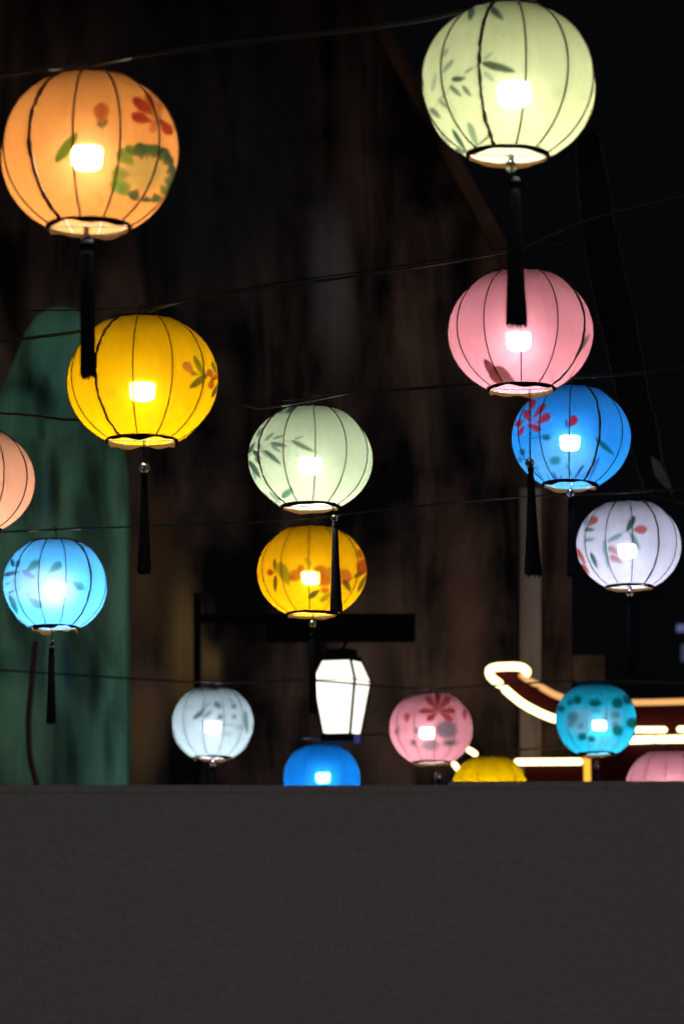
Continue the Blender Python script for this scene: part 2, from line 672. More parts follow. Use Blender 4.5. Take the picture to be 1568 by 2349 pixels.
        for i in range(rows + 1):
            s = i / rows
            prof = w0 + (w1 - w0) * (0.25 * s + 0.75 * s ** 1.6)
            if s < 0.06:
                prof *= 0.75 + 0.25 * s / 0.06
            for q in range(n):
                a = 2 * math.pi * q / n
                rr_ = prof * k * (1 + (0.09 if q % 2 else -0.06) + random.uniform(-0.03, 0.03))
                v.append(tt + ax * s + Vector((rr_ * math.cos(a), rr_ * math.sin(a), jag[q] if i == rows else 0)))
        for i in range(rows):
            for q in range(n):
                q2 = (q + 1) % n
                f.append([i * n + q, (i + 1) * n + q, (i + 1) * n + q2, i * n + q2])
        f.append(list(range(n)))
        f.append([rows * n + q for q in range(n)][::-1])
        sk.add(v, f)
        for q in range(26):
            a = random.uniform(0, 6.283)
            r0 = w1 * k * random.uniform(0.5, 1.02)
            p1 = tt + ax * 0.9 + Vector((r0 * 0.9 * math.cos(a), r0 * 0.9 * math.sin(a), 0))
            p2 = tb + Vector((r0 * math.cos(a), r0 * math.sin(a), random.uniform(-0.012, -0.003)))
            sk.tube([p1, p2], 0.0008, 3)
        sk.build('thread_skirt', M_tassel, T)
        nk = MB().lathe([(w0 * k * 0.7, 0.012), (w0 * k * 1.05, 0.008), (w0 * k * 1.05, 0.0), (w0 * k * 0.8, -0.006)], 14, tt)
        nk.build('knot', M_tassel, T, True)
    LANTERNS.append(root)
    return root


def blob(x, y, w, col, o=0.85, h=None, soft=8):
    h = h or w * 0.9
    return (x - w / 2, y, x + w / 2, y, h, col, o, 'blob', soft)


# ------------------------------------------------------------------ the place behind the lanterns
def wall_grid(name, outline, d, thick, m, strokes=(), res=14, parent=None, proud=0.0):
    """A wall standing square to the street at depth d; outline in view pixels is turned into its real size there.
    The face is a fine grid so that stains, light and shade can be painted on it."""
    y = at(784, 1174.5, d).y - proud
    cl = cam.location

    def onplane(px, py):
        q = at(px, py, 1.0) - cl
        return cl + q * (y / q.y)
    import mathutils
    pts = [onplane(*p) for p in outline]
    mb = MB().prism(pts, (0, thick, 0))
    me = mesh_from(name, mb.v, mb.f, m)
    # refine the front face
    import bmesh
    bm = bmesh.new()
    bm.from_mesh(me)
    bmesh.ops.triangulate(bm, faces=[f for f in bm.faces if len(f.verts) > 4])
    xs = [p.x for p in pts]
    zs = [p.z for p in pts]
    if strokes:
        step = d / FPX * res
        for ax, lo, hi in ((0, min(xs), max(xs)), (2, min(zs), max(zs))):
            lo = max(lo, -4.5) if ax == 0 else max(lo, 0)
            hi = min(hi, 4.5) if ax == 0 else min(hi, 9)
            k = lo + step
            while k < hi - 1e-4:
                no = Vector((1, 0, 0)) if ax == 0 else Vector((0, 0, 1))
                co = Vector((k, 0, 0)) if ax == 0 else Vector((0, 0, k))
                fr = [f for f in bm.faces if abs(f.normal.y) > 0.5 and f.calc_center_median().y < y + thick / 2]
                geom = list({e for f in fr for e in f.edges}) + fr + list({v for f in fr for v in f.verts})
                bmesh.ops.bisect_plane(bm, geom=geom, plane_co=co, plane_no=no)
                k += step
    bmesh.ops.recalc_face_normals(bm, faces=bm.faces)
    bm.to_mesh(me)
    bm.free()
    n = len(me.vertices)
    co = np.zeros(n * 3)
    me.vertices.foreach_get('co', co)
    set_paint(me, paint_points(co.reshape(-1, 3), strokes))
    return link(name, me, parent)


def street():
    m = mat_plain('asphalt', (0.05, 0.05, 0.05), 0.85, vary=0.4, scale=60, bump=0.5)
    o = link('street', mesh_from('street', [(-120, -120, 0), (120, -120, 0), (120, 120, 0), (-120, 120, 0)], [[0, 1, 2, 3]], m))
    tag(o, kind='structure')

    # tall dark building closing the view
    t = empty('tall_building', (0, 31, 0))
    tag(t, 'tall unlit dark building closing the view behind the roofs', 'building')
    mw = mat_plain('soot_dark_render', (0.014, 0.015, 0.026), 0.9, vary=0.5, scale=1.5)
    inv = Matrix.Translation((0, -31, 0))
    MB().box((-40, 31, 0), (40, 36, 17)).build('wall', mw, t, inv=inv)
    MB().box((-40.4, 30.6, 17), (40.4, 36.4, 17.5)).build('cornice', mw, t, inv=inv)

    # brown house with a raking gable edge
    br = mat_wall('weathered_brown_wall', (0.011, 0.011, 0.016), (0.40, 0.245, 0.20), (2.6, 2.6, 0.55), lo=0.43, hi=0.66)
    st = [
        (470, -250, 480, 700, 480, (58, 62, 80), 0.75, 'blob', 140),  # dark bluish patch paints the shade high on the wall
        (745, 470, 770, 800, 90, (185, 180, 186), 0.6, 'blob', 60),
        (418, 1350, 425, 1640, 64, (240, 190, 120), 0.95, 'blob', 50),  # this and the next golden patch paint warm light on the wall
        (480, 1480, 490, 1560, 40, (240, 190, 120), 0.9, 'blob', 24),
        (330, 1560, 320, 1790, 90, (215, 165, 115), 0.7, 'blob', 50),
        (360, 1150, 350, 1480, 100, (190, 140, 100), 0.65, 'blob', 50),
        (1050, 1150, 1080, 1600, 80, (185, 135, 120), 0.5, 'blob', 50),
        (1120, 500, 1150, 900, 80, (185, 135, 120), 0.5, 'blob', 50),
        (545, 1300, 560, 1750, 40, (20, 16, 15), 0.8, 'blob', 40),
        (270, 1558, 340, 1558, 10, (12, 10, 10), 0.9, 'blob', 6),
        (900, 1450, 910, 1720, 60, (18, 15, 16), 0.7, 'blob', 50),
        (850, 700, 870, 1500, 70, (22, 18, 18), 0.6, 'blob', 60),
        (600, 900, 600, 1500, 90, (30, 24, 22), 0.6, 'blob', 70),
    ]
    slope = lambda y: 850 + (y + 10) * 310 / 570
    hy = at(784, 1174.5, 17.5).y
    root = empty('brown_house', (-3, hy, 0))
    tag(root, 'weathered brown plaster house wall with raking roof edge and vertical stains', 'house')
    inv = Matrix.Translation((3, -hy, 0))
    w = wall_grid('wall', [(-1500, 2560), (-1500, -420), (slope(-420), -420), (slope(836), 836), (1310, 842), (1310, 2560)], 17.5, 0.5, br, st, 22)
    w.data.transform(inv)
    w.parent = root
    # verge trim along the rake
    tr = mat_wall('verge_brown', (0.015, 0.012, 0.014), (0.42, 0.21, 0.14), (1.5, 1.5, 1.1))
    P = lambda px, py, off: (lambda q: cam.location + q * ((hy - off) / q.y))(at(px, py, 1.0) - cam.location)
    mb = MB()
    a, b = (slope(-420), -420), (slope(836), 836)
    mb.prism([P(a[0] - 34, a[1], 0.07), P(a[0] + 4, a[1], 0.07), P(b[0] + 4, b[1], 0.07), P(b[0] - 34, b[1], 0.07)], (0, 0.067, 0))
    v = mb.build('verge_trim', tr, root, inv=inv)
    set_paint(v.data, np.zeros((len(v.data.vertices), 4)))
    # canopy added out of view to keep sky light off the upper wall
    rf = mat_plain('shade_canopy_timber', (0.02, 0.016, 0.014), 0.85, vary=0.4, scale=5)
    MB().box((-9, hy - 5.0, 7.5), (4.6, hy - 0.002, 7.65)).build('shade_canopy', rf, root, inv=inv)
    for i in range(18):
        x = -8.8 + i * 0.78
        MB().box((x, hy - 4.95, 7.35), (x + 0.12, hy - 0.002, 7.498)).build('shade_canopy_rafter', rf, root, inv=inv)
    # pale pilaster
    pm = mat_wall('pale_pilaster', (0.42, 0.32, 0.31), (0.68, 0.52, 0.50), (4, 4, 0.4))
    for x0, x1, y0, y1, mm in ((1192, 1240, 1120, 2560, pm),):
        mb = MB().prism([P(x0, y0, 0.1), P(x1, y0, 0.1), P(x1, y1, 0.1), P(x0, y1, 0.1)], (0, 0.097, 0))
        v = mb.build('pilaster', mm, root, inv=inv)
        set_paint(v.data, np.zeros((len(v.data.vertices), 4)))

    # green gable with rounded top
    gm = mat_wall('mint_green_paint', (0.010, 0.04, 0.032), (0.28, 0.64, 0.42), (4.2, 4.2, 0.75), lo=0.38, hi=0.58)
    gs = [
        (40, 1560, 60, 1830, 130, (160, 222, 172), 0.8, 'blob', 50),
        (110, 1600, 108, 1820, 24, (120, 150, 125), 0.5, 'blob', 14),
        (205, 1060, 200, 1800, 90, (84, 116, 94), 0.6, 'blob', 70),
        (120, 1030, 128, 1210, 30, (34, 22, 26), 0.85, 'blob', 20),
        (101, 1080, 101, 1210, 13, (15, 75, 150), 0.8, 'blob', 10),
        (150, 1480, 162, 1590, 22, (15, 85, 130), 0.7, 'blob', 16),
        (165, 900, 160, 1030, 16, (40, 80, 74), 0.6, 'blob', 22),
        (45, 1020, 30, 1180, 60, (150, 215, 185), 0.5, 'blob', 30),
        (140, 720, 150, 910, 130, (150, 240, 208), 0.85, 'blob', 40),  # pale patches from here make up for light the added canopy blocks
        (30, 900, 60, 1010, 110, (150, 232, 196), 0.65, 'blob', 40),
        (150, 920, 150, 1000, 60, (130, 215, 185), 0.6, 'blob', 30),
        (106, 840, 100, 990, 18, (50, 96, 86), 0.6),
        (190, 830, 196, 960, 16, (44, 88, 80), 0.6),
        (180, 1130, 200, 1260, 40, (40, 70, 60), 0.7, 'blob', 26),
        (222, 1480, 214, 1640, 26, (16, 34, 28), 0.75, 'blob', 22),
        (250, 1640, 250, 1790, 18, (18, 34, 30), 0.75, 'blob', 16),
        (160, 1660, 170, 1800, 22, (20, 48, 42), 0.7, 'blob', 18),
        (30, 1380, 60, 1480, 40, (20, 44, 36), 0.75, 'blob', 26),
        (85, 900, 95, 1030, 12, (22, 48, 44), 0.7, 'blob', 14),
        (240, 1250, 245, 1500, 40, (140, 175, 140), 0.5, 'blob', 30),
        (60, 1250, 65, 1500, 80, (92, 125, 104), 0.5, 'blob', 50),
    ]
    gy = at(784, 1174.5, 15.2).y
    root = empty('green_gable_house', (-1.9, gy, 0))
    tag(root, 'green painted gable wall with rounded top and dark drip stains', 'house')
    inv = Matrix.Translation((1.9, -gy, 0))
    arc = [(-420, 1650), (-200, 1240), (0, 905), (30, 835), (58, 765), (80, 730), (105, 711), (130, 704), (155, 704), (178, 712), (197, 735), (220, 790), (245, 860),
           (268, 950), (284, 1060), (289, 1200), (289, 2560), (-420, 2560)]
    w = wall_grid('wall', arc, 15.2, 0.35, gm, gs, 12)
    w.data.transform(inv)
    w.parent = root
    # red hose hanging down the gable
    hs_ = MB().tube(catmull([at(82, 1470, 14.75), at(74, 1560, 14.75), at(66, 1650, 14.75), at(70, 1740, 14.75), at(90, 1830, 14.75), at(100, 1990, 14.75)]), 0.014, 8)
    o = hs_.build('hose', mat_plain('dark_red_rubber', (0.06, 0.012, 0.014), 0.5), smooth=True)
    tag(o, 'dark red hose hanging down the green wall', 'hose')

    # low grey wall in front, invented to fill the unseen bottom of the view
    lm = mat_plain('grey_roughcast', (0.275, 0.235, 0.235), 0.95, vary=0.22, scale=35, bump=0.8)
    ly = at(784, 1800, 12.5).y
    zl, zr = at(1030, 1801, 12.5).z - 0.03, at(1030, 1792.5, 12.5).z - 0.03
    xs = at(1031, 1800, 12.5).x
    mb = MB()
    mb.v = [Vector(p) for p in [(-9, ly, 0), (9, ly, 0), (9, ly, zr), (xs, ly, zr), (xs, ly, zl), (-9, ly, zl)]]
    front = list(mb.v)
    mb = MB().prism(front, (0, 0.24, 0))
    o = empty('invented_low_wall', (0, ly, 0))
    mb.build('wall', lm, o, inv=Matrix.Translation((0, -ly, 0)))
    x = -9.0
    while x < 9:
        w_ = 0.62 if abs(x) < 9 else 0.5
        x1 = x + w_
        if x < xs < x1:
            x1 = xs
        zt = zr if x1 > xs + 1e-6 else zl
        MB().box((x + 0.0015, -0.003, zt + 0.001), (x1 - 0.0015, 0.243, zt + 0.03 + random.uniform(-0.001, 0.001))).build('coping_slab', lm, o)
        x = x1
    tag(o, 'invented plain dark grey roughcast wall across the unseen bottom, cutting off the lowest lanterns', 'wall')

    # lamp bracket with sign board
    bd = 15.0
    root = empty('lamp_bracket', at(450, 2300, bd))
    tag(root, 'dark pole with arm and black sign board beside the white lamp', 'bracket')
    inv = Matrix.Translation(-root.location)
    kb = bd / FPX

    def slab(x0, y0, x1, y1, dep, th):
        return MB().prism([at(x0, y0, dep), at(x1, y0, dep), at(x1, y1, dep), at(x0, y1, dep)], (0, th, 0))
    slab(444, 1360, 460, 2300, bd, 0.04).build('pole', M_black, root, inv=inv)
    slab(460, 1409, 640, 1426, bd, 0.04).build('arm', M_black, root, inv=inv)
    slab(610, 1407, 952, 1468, bd + 0.05, 0.12).build('sign_board', M_black, root, inv=inv)

    # dark eave of the house on the right
    root = empty('dark_eave', at(1500, 800, 11))
    tag(root, 'dark hanging roof edge with frayed pale rim above the white lantern', 'roof')
    inv = Matrix.Translation(-root.location)
    dm = mat_wall('sooty_timber', (0.002, 0.002, 0.002), (0.007, 0.006, 0.006), (8, 8, 1))
    A = [(1318, 300), (1338, 560), (1395, 830), (1440, 1010), (1478, 1130)]
    B = [(1372, 300), (1418, 560), (1462, 760), (1500, 960), (1552, 1150)]
    ol = [at(x, y, 11 + (y - 300) * 0.0004) for x, y in A] + [at(x, y, 11 + (y - 300) * 0.0004) for x, y in reversed(B)]
    mb = MB().prism(ol, (0, 0.03, 0))
    e = mb.build('board', dm, root, inv=inv)
    set_paint(e.data, np.zeros((len(e.data.vertices), 4)))
    rm = mat_plain('frayed_rim', (0.05, 0.04, 0.036), 0.9, vary=0.95, scale=9, spec=0.02)
    for pts in (A, B + [(1640, 1116)]):
        c = catmull([at(x, y, 10.98 + (y - 300) * 0.0004) for x, y in pts], 14)
        c = [p + Vector((random.gauss(0, 0.003), 0, random.gauss(0, 0.003))) for p in c]
        MB().tube(c, [random.uniform(0.0015, 0.006) for _ in c], 5).build('rim', rm, root, inv=inv)
    mb = MB().prism([at(1492, 1045, 10.9), at(1512, 1060, 10.9), at(1545, 1130, 10.9), at(1528, 1120, 10.9), at(1500, 1090, 10.9)], (0, 0.01, 0))
    mb.build('torn_flap', mat_plain('grey_cloth', (0.07, 0.06, 0.06), 0.9, vary=0.5, scale=20), root, inv=inv)

    # small boards on the dark wall at the right
    o = slab(1312, 1503, 1386, 1560, 17.4, 0.08).build('notice_board', mat_wall('brown_board', (0.1, 0.06, 0.045), (0.3, 0.19, 0.15), (3, 3, 3)))
    set_paint(o.data, np.zeros((len(o.data.vertices), 4)))
    tag(o, 'small brown board on the dark wall beside the pale pilaster', 'board')
    o = slab(1552, 1432, 1640, 1448, 26, 0.06).build('window_light', mat_emit('pale_blue_window', (0.25, 0.3, 0.6), 0.35))
    tag(o, 'dim blue lit strip on the dark wall at the right edge', 'light')
    o = slab(1562, 1478, 1640, 1516, 26, 0.06).build('window_light', mat_emit('pale_blue_window_low', (0.25, 0.27, 0.5), 0.15))
    tag(o, 'fainter violet lit strip just below the dim blue strip', 'light')


street()


def neon_pavilion():
    d = 16.7
    root = empty('pavilion', at(1400, 2400, d))
    tag(root, 'dark red pavilion roof outlined with glowing yellow white light tubes', 'pavilion')
    inv = Matrix.Translation(-root.location)
    red = mat_plain('dark_red_lacquer', (0.03, 0.003, 0.005), 0.8, vary=0.3, scale=3, spec=0.05)
    w = mat_emit('warm_white_tube', (1.0, 0.8, 0.36), 4.5)
    og = mat_emit('amber_tube', (1.0, 0.5, 0.17), 1.0)
    yl = mat_emit('yellow_tube', (1.0, 0.5, 0.05), 1.3)
    k = d / FPX

    def tube(pts, wpx, m, dep=d, sm=True):
        P = [at(x, y, dep) for x, y in pts]
        if sm and len(P) > 2:
            P = catmull(P, 8)
        # round the ends
        rad = [wpx * 0.46 * k] * len(P)
        t0 = (P[0] - P[1]).normalized() * (wpx * 0.3 * k)
        t1 = (P[-1] - P[-2]).normalized() * (wpx * 0.3 * k)
        P = [P[0] + t0] + P + [P[-1] + t1]
        rad = [rad[0] * 0.55] + rad + [rad[0] * 0.55]
        MB().tube(P, rad, 10).build('light_tube', m, root, True, inv=inv)
    low = [(1222, 1674), (1150, 1600)]
    # flared ridge end: board between upper and lower edge
    up = [(1190, 1540), (1238, 1576), (1300, 1606), (1380, 1613), (1460, 1612), (1640, 1608)]
    lo = [(1124, 1548), (1152, 1578), (1200, 1615), (1270, 1650), (1360, 1678), (1460, 1690), (1640, 1692)]
    upc = catmull([at(x, y, d + 0.06) for x, y in up], 6)
    loc_ = catmull([at(x, y, d + 0.06) for x, y in lo], 6)
    MB().prism(upc + loc_[::-1] + [at(1126, 1532, d + 0.06)], (0, 0.12, 0)).build('ridge_board', red, root, inv=inv)
    tube([(1146, 1570), (1126, 1553), (1122, 1538), (1136, 1531), (1165, 1529), (1192, 1530), (1206, 1538), (1206, 1546)], 20, w)
    tube([(1156, 1580), (1196, 1613), (1240, 1637), (1274, 1650)], 19, w)
    tube([(1194, 1548), (1214, 1562), (1232, 1570)], 15, og)
    tube([(1240, 1576), (1268, 1592), (1296, 1603)], 16, og)
    tube([(1440, 1612), (1540, 1610), (1640, 1607)], 15, og)
    tube([(1450, 1674), (1524, 1674)], 14, w)
    tube([(1556, 1673), (1640, 1672)], 14, w)
    tube([(1440, 1698), (1498, 1696)], 18, w)
    tube([(1506, 1696), (1640, 1694)], 18, w)
    tube([(1184, 1748), (1330, 1747)], 16, w)
    tube([(1345, 1736), (1348, 1900)], 17, yl)
    tube([(1040, 1752), (1050, 1764)], 13, w)
    tube([(1073, 1719), (1090, 1730)], 13, w)
    MB().prism([at(1205, 1756, d + 0.05), at(1338, 1756, d + 0.05), at(1338, 2300, d + 0.05), at(1205, 2300, d + 0.05)], (0, 0.1, 0)).build('front_panel', red, root, inv=inv)
    MB().prism([at(1356, 1706, d + 0.05), at(1640, 1704, d + 0.05), at(1640, 2300, d + 0.05), at(1356, 2300, d + 0.05)], (0, 0.1, 0)).build('front_panel', red, root, inv=inv)


neon_pavilion()


def box_lamp():
    d = 13.7
    root = empty('box_lamp', at(783, 1600, d), (0, 0, R(-21)))
    tag(root, 'tall white glowing four sided lamp in black frame under the sign board', 'lamp')
    k = d / FPX
    zz = lambda y: (1600 - y) * k
    gl = mat_emit('opal_glass_lit', (1.0, 0.93, 0.82), 1.6)
    hw = [(35, 1517), (51, 1562), (33, 1684)]        # half widths down the body
    c = math.cos(R(17)) + 0.0
    hw = [(w * k, zz(y)) for w, y in hw]

    def ring(w, z):
        return [Vector((-w, -w, z)), Vector((w, -w, z)), Vector((w, w, z)), Vector((-w, w, z))]
    r = [ring(w, z) for w, z in hw]
    for i in range(2):
        for s in range(4):
            a, b = r[i][s], r[i][(s + 1) % 4]
            c1, d1 = r[i + 1][(s + 1) % 4], r[i + 1][s]
            cen = (a + b + c1 + d1) / 4
            q = [cen + (p - cen) * 0.965 for p in (a, b, c1, d1)]
            nrm = (b - a).cross(d1 - a).normalized()
            inn = [p - nrm * 0.004 * (1 if nrm.dot(cen) > 0 else -1) for p in q]
            mb = MB().add(q + inn, [[0, 1, 2, 3], [7, 6, 5, 4], [0, 4, 5, 1], [1, 5, 6, 2], [2, 6, 7, 3], [3, 7, 4, 0]])
            mb.build('pane', gl, root)
    fr = MB()
    for s in range(4):
        fr.tube([p * 1.02 for p in (r[0][s], r[1][s], r[2][s])], 0.0065, 6)
    fr.tube(r[1], 0.0022, 5, closed=True)
    fr.build('frame', M_black, root)
    tw = hw[0][0]
    cp = MB().box((-tw * 1.05, -tw * 1.05, zz(1516.5)), (tw * 1.05, tw * 1.05, zz(1506)))
    cp.box((-tw * 0.8, -tw * 0.8, zz(1505.9)), (tw * 0.8, tw * 0.8, zz(1490)))
    cp.build('cap', M_black, root)
    bw = hw[2][0]
    MB().box((-bw * 1.1, -bw * 1.1, zz(1702)), (bw * 1.1, bw * 1.1, zz(1684.5))).build('base', M_black, root)
    MB().tube([(0, 0, zz(1490)), (0.01, 0.02, zz(1478)), (0, 0.06, zz(1440))], 0.008, 6).build('hanging_rod', M_black, root)
    o = MB().prism([at(811, 1687, d - 0.12), at(827, 1685, d - 0.12), at(826, 1704, d - 0.12), at(812, 1706, d - 0.12)], (0, 0.01, 0)).build(
        'tag', mat_plain('blue_enamel', (0.12, 0.13, 0.55), 0.4), root, inv=Matrix.Translation(root.location).inverted())
    o.matrix_parent_inverse = Euler((0, 0, R(-21))).to_matrix().to_4x4().inverted()


box_lamp()


# ------------------------------------------------------------------ wires
def wires():
    def run(pts, rad, m, label, wob=0.001):
        c = catmull([at(*p) for p in pts], 12)
        c = [p + Vector((0, random.gauss(0, wob), random.gauss(0, wob * 0.25))) for p in c]
        o = MB().tube(c, rad, 6).build('wire', m, smooth=True)
        tag(o, label, 'wire', 'wires carrying the lanterns')
    run([(-120, 190, 6.1), (100, 160, 6.1), (205, 150, 6.1), (400, 116, 6.1), (880, 60, 6.2), (1166, 6, 6.2), (1700, -90, 6.3)], 0.0045, M_cable,
        'black cable over the orange and pale green lanterns, topmost wire')
    run([(-120, 180, 6.1), (100, 157, 6.1), (205, 147, 6.1), (400, 108, 6.1), (880, 36, 6.2), (1166, 2, 6.2), (1700, -96, 6.3)], 0.0016, M_line,
        'thin pale line beside the topmost black cable')
    run([(-120, 795, 7.25), (60, 776, 7.25), (185, 760, 7.25), (270, 738, 7.3), (340, 716, 7.3), (410, 694, 7.3), (600, 661, 7.35), (900, 622, 7.45), (1150, 580, 7.6),
         (1210, 566, 7.6), (1350, 505, 7.7), (1700, 420, 7.9)], 0.004, M_cable, 'thick black cable running behind the large yellow lantern to the rose lantern')
    run([(-120, 714, 7.2), (110, 712, 7.2), (215, 710, 7.2), (334, 706, 7.2), (410, 692, 7.2), (600, 655, 7.35), (900, 613, 7.45), (1150, 571, 7.55), (1240, 565, 7.6),
         (1400, 545, 7.7), (1700, 520, 7.9)], 0.0016, M_line, 'thin golden line tied above the large yellow lantern')
    run([(-120, 938, 8.9), (0, 948, 8.9), (80, 954, 8.9), (165, 963, 8.9), (320, 958, 8.9), (530, 929, 8.8), (600, 936, 8.8), (705, 921, 8.8), (780, 906, 8.8), (830, 901, 8.8),
         (1090, 883, 9.0), (1250, 870, 9.3), (1320, 866, 9.3), (1440, 858, 9.4), (1700, 830, 9.6)], 0.004, M_cable,
        'black cable over the mint lantern with bamboo leaves')
    run([(600, 922, 8.78), (705, 914, 8.78), (780, 902, 8.78), (1320, 862, 9.25), (1440, 846, 9.3), (1700, 815, 9.5)], 0.0014, M_line, 'thin pale line tied above the mint lantern')
    run([(-120, 1226, 10.4), (135, 1215, 10.4), (330, 1208, 10.3), (600, 1197, 10.1), (720, 1187, 10.0), (1000, 1157, 10.2), (1250, 1137, 10.5), (1440, 1130, 10.5),
         (1700, 1112, 10.6)], 0.0035, M_cable, 'black cable over the sky blue, small yellow and white flowered lanterns')
    run([(60, 1217, 10.38), (135, 1213, 10.38), (190, 1210, 10.38)], 0.0014, M_line, 'short pale line tied above the sky blue lantern')
    run([(1330, 1142, 10.47), (1400, 1134, 10.47), (1441, 1124, 10.47), (1520, 1122, 10.47), (1700, 1096, 10.6)], 0.0016, M_line, 'pale line tied above the white flowered lantern')
    run([(-100, 1530, 13.2), (200, 1550, 13.2), (485, 1566, 13.2), (700, 1561, 13.2), (860, 1573, 13.2), (988, 1580, 13.2), (1160, 1570, 13.3), (1366, 1562, 13.3),
         (1700, 1570, 13.3)], 0.004, M_cable, 'black cable over the grey white bamboo, small rose and teal lanterns')
    run([(500, 1706, 14.3), (738, 1692, 14.3), (900, 1684, 14.3), (1080, 1690, 14.2), (1123, 1722, 14.2), (1260, 1716, 13.8), (1527, 1710, 13.3), (1700, 1700, 13.3)], 0.004,
        M_cable, 'lowest black cable over the lanterns behind the invented grey wall')


wires()

# ------------------------------------------------------------------ the lanterns of the photograph
G1, G2 = (45, 100, 55), (140, 170, 55)
RED, ORG = (200, 45, 25), (225, 100, 40)
lantern('large orange lantern painted with red lotus and ring shaped green leaf', 206, 352, 206, (238, 150, 72), vs=0.94, phase=-6, seam=-1, flap=0.6,
        bulb=(-0.03, 0.06), wire_y=148, fwd=0.75,
        tassel=((198, 546), 12, (200, 562), (202, 860), 14, 17, 2),
        strokes=[
            (232, 236, 234, 290, 36, ORG, 0.9, 'petal'), (222, 280, 234, 293, 9, G1, 0.8), (248, 274, 236, 292, 9, G1, 0.8), (237, 292, 240, 400, 3, G2, 0.45, 'line'),
            (128, 372, 173, 312, 26, (125, 155, 35), 0.95),
            (306, 225, 356, 268, 26, RED, 0.95, 'petal'), (302, 264, 352, 280, 27, RED, 0.95, 'petal'), (337, 213, 358, 262, 20, (205, 70, 35), 0.9, 'petal'),
            (366, 228, 366, 275, 18, ORG, 0.7, 'petal'), (394, 308, 364, 272, 24, RED, 0.95, 'petal'), (347, 304, 360, 268, 20, (235, 120, 50), 0.8, 'petal'),
            blob(358, 268, 26, (240, 140, 60), 0.6), (362, 284, 372, 276, 8, (60, 60, 35), 0.6),
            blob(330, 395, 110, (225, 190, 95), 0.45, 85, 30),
            *[(x, y, x + (338 - x) * f, y + (398 - y) * f * random.uniform(0.6, 1.35), w * random.uniform(0.75, 1.15), c, o, 'petal') for x, y, w, c, f, o in (
                (272, 345, 34, G2, 0.55, 0.85), (290, 334, 26, (90, 130, 45), 0.5, 0.85), (318, 328, 34, G1, 0.42, 0.95), (338, 330, 22, G1, 0.4, 0.9), (360, 332, 34, (60, 110, 45), 0.42, 0.95),
                (384, 342, 32, G1, 0.45, 0.95), (398, 366, 32, (35, 90, 60), 0.42, 0.95), (404, 392, 32, (35, 85, 70), 0.36, 0.95), (398, 420, 34, (50, 110, 60), 0.36, 0.95),
                (384, 444, 30, (70, 120, 50), 0.36, 0.9), (256, 400, 36, G2, 0.5, 0.8), (254, 430, 40, (150, 180, 65), 0.45, 0.9), (276, 446, 28, (120, 160, 55), 0.4, 0.85),
                (302, 458, 34, (40, 100, 55), 0.4, 0.95), (336, 464, 32, (35, 92, 60), 0.34, 0.95), (362, 464, 30, (40, 98, 55), 0.36, 0.95))],
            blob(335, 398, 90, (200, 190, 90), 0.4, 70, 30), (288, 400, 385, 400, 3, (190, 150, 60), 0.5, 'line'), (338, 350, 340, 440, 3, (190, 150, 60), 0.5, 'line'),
            (165, 420, 190, 478, 3, G2, 0.4, 'line'), (228, 440, 238, 475, 4, (120, 130, 40), 0.5), (210, 480, 260, 470, 3, G2, 0.4, 'line'), (290, 470, 300, 490, 4, G2, 0.5)])

T1, T2 = (60, 105, 85), (130, 165, 130)
lantern('large pale green lantern painted with grey bamboo leaves, beside the dark sky', 1166, 192, 202, (208, 222, 166), vs=0.94, phase=8, gain=0.95, seam=-1, flap=0.3,
        bulb=(0.06, 0.13), wire_y=2, fwd=0.3, roll=1,
        tassel=((1171, 381), 13, (1178, 420), (1184, 742), 13, 23, 2),
        strokes=[
            (1094, 150, 1040, 190, 2.5, T1, 0.7, 'line'), (1040, 190, 1008, 236, 2.5, T1, 0.7, 'line'), (1008, 236, 966, 270, 2, T1, 0.5, 'line'), (1100, 330, 1050, 356, 3, T1, 0.8, 'line'),
            (1104, 144, 1172, 162, 19, (75, 105, 75), 0.95), (1064, 167, 1082, 155, 5, T1, 0.8), (1034, 182, 1064, 180, 12, (60, 90, 75), 0.95),
            (1030, 196, 1055, 219, 11, T1, 0.85), (1059, 196, 1078, 219, 10, T1, 0.85), (1016, 130, 1026, 112, 9, T2, 0.8), (1040, 136, 1014, 166, 11, T2, 0.8),
            (985, 248, 1008, 269, 13, T1, 0.8), (964, 172, 967, 206, 11, (30, 80, 75), 0.95), (1036, 296, 1066, 344, 11, (40, 85, 85), 0.95),
            (1074, 280, 1092, 332, 17, T2, 0.8), (1096, 332, 1128, 307, 6, (45, 70, 60), 0.9), (1042, 342, 1064, 360, 13, T1, 0.9), (1082, 16, 1077, 44, 16, (60, 120, 110), 0.95),
            (1122, 14, 1150, 42, 15, (60, 105, 95), 0.95), (990, 210, 1000, 170, 9, T2, 0.6), (1000, 235, 1020, 215, 6, T1, 0.6), (1110, 165, 1130, 185, 12, T2, 0.6),
            (1108, 138, 1128, 120, 8, T2, 0.7), (1010, 300, 1030, 340, 12, T2, 0.6), (1008, 230, 1022, 246, 7, (70, 80, 60), 0.8),
            blob(1276, 215, 26, (205, 205, 110), 0.35, 24, 16), blob(1155, 82, 10, (190, 190, 100), 0.3)])

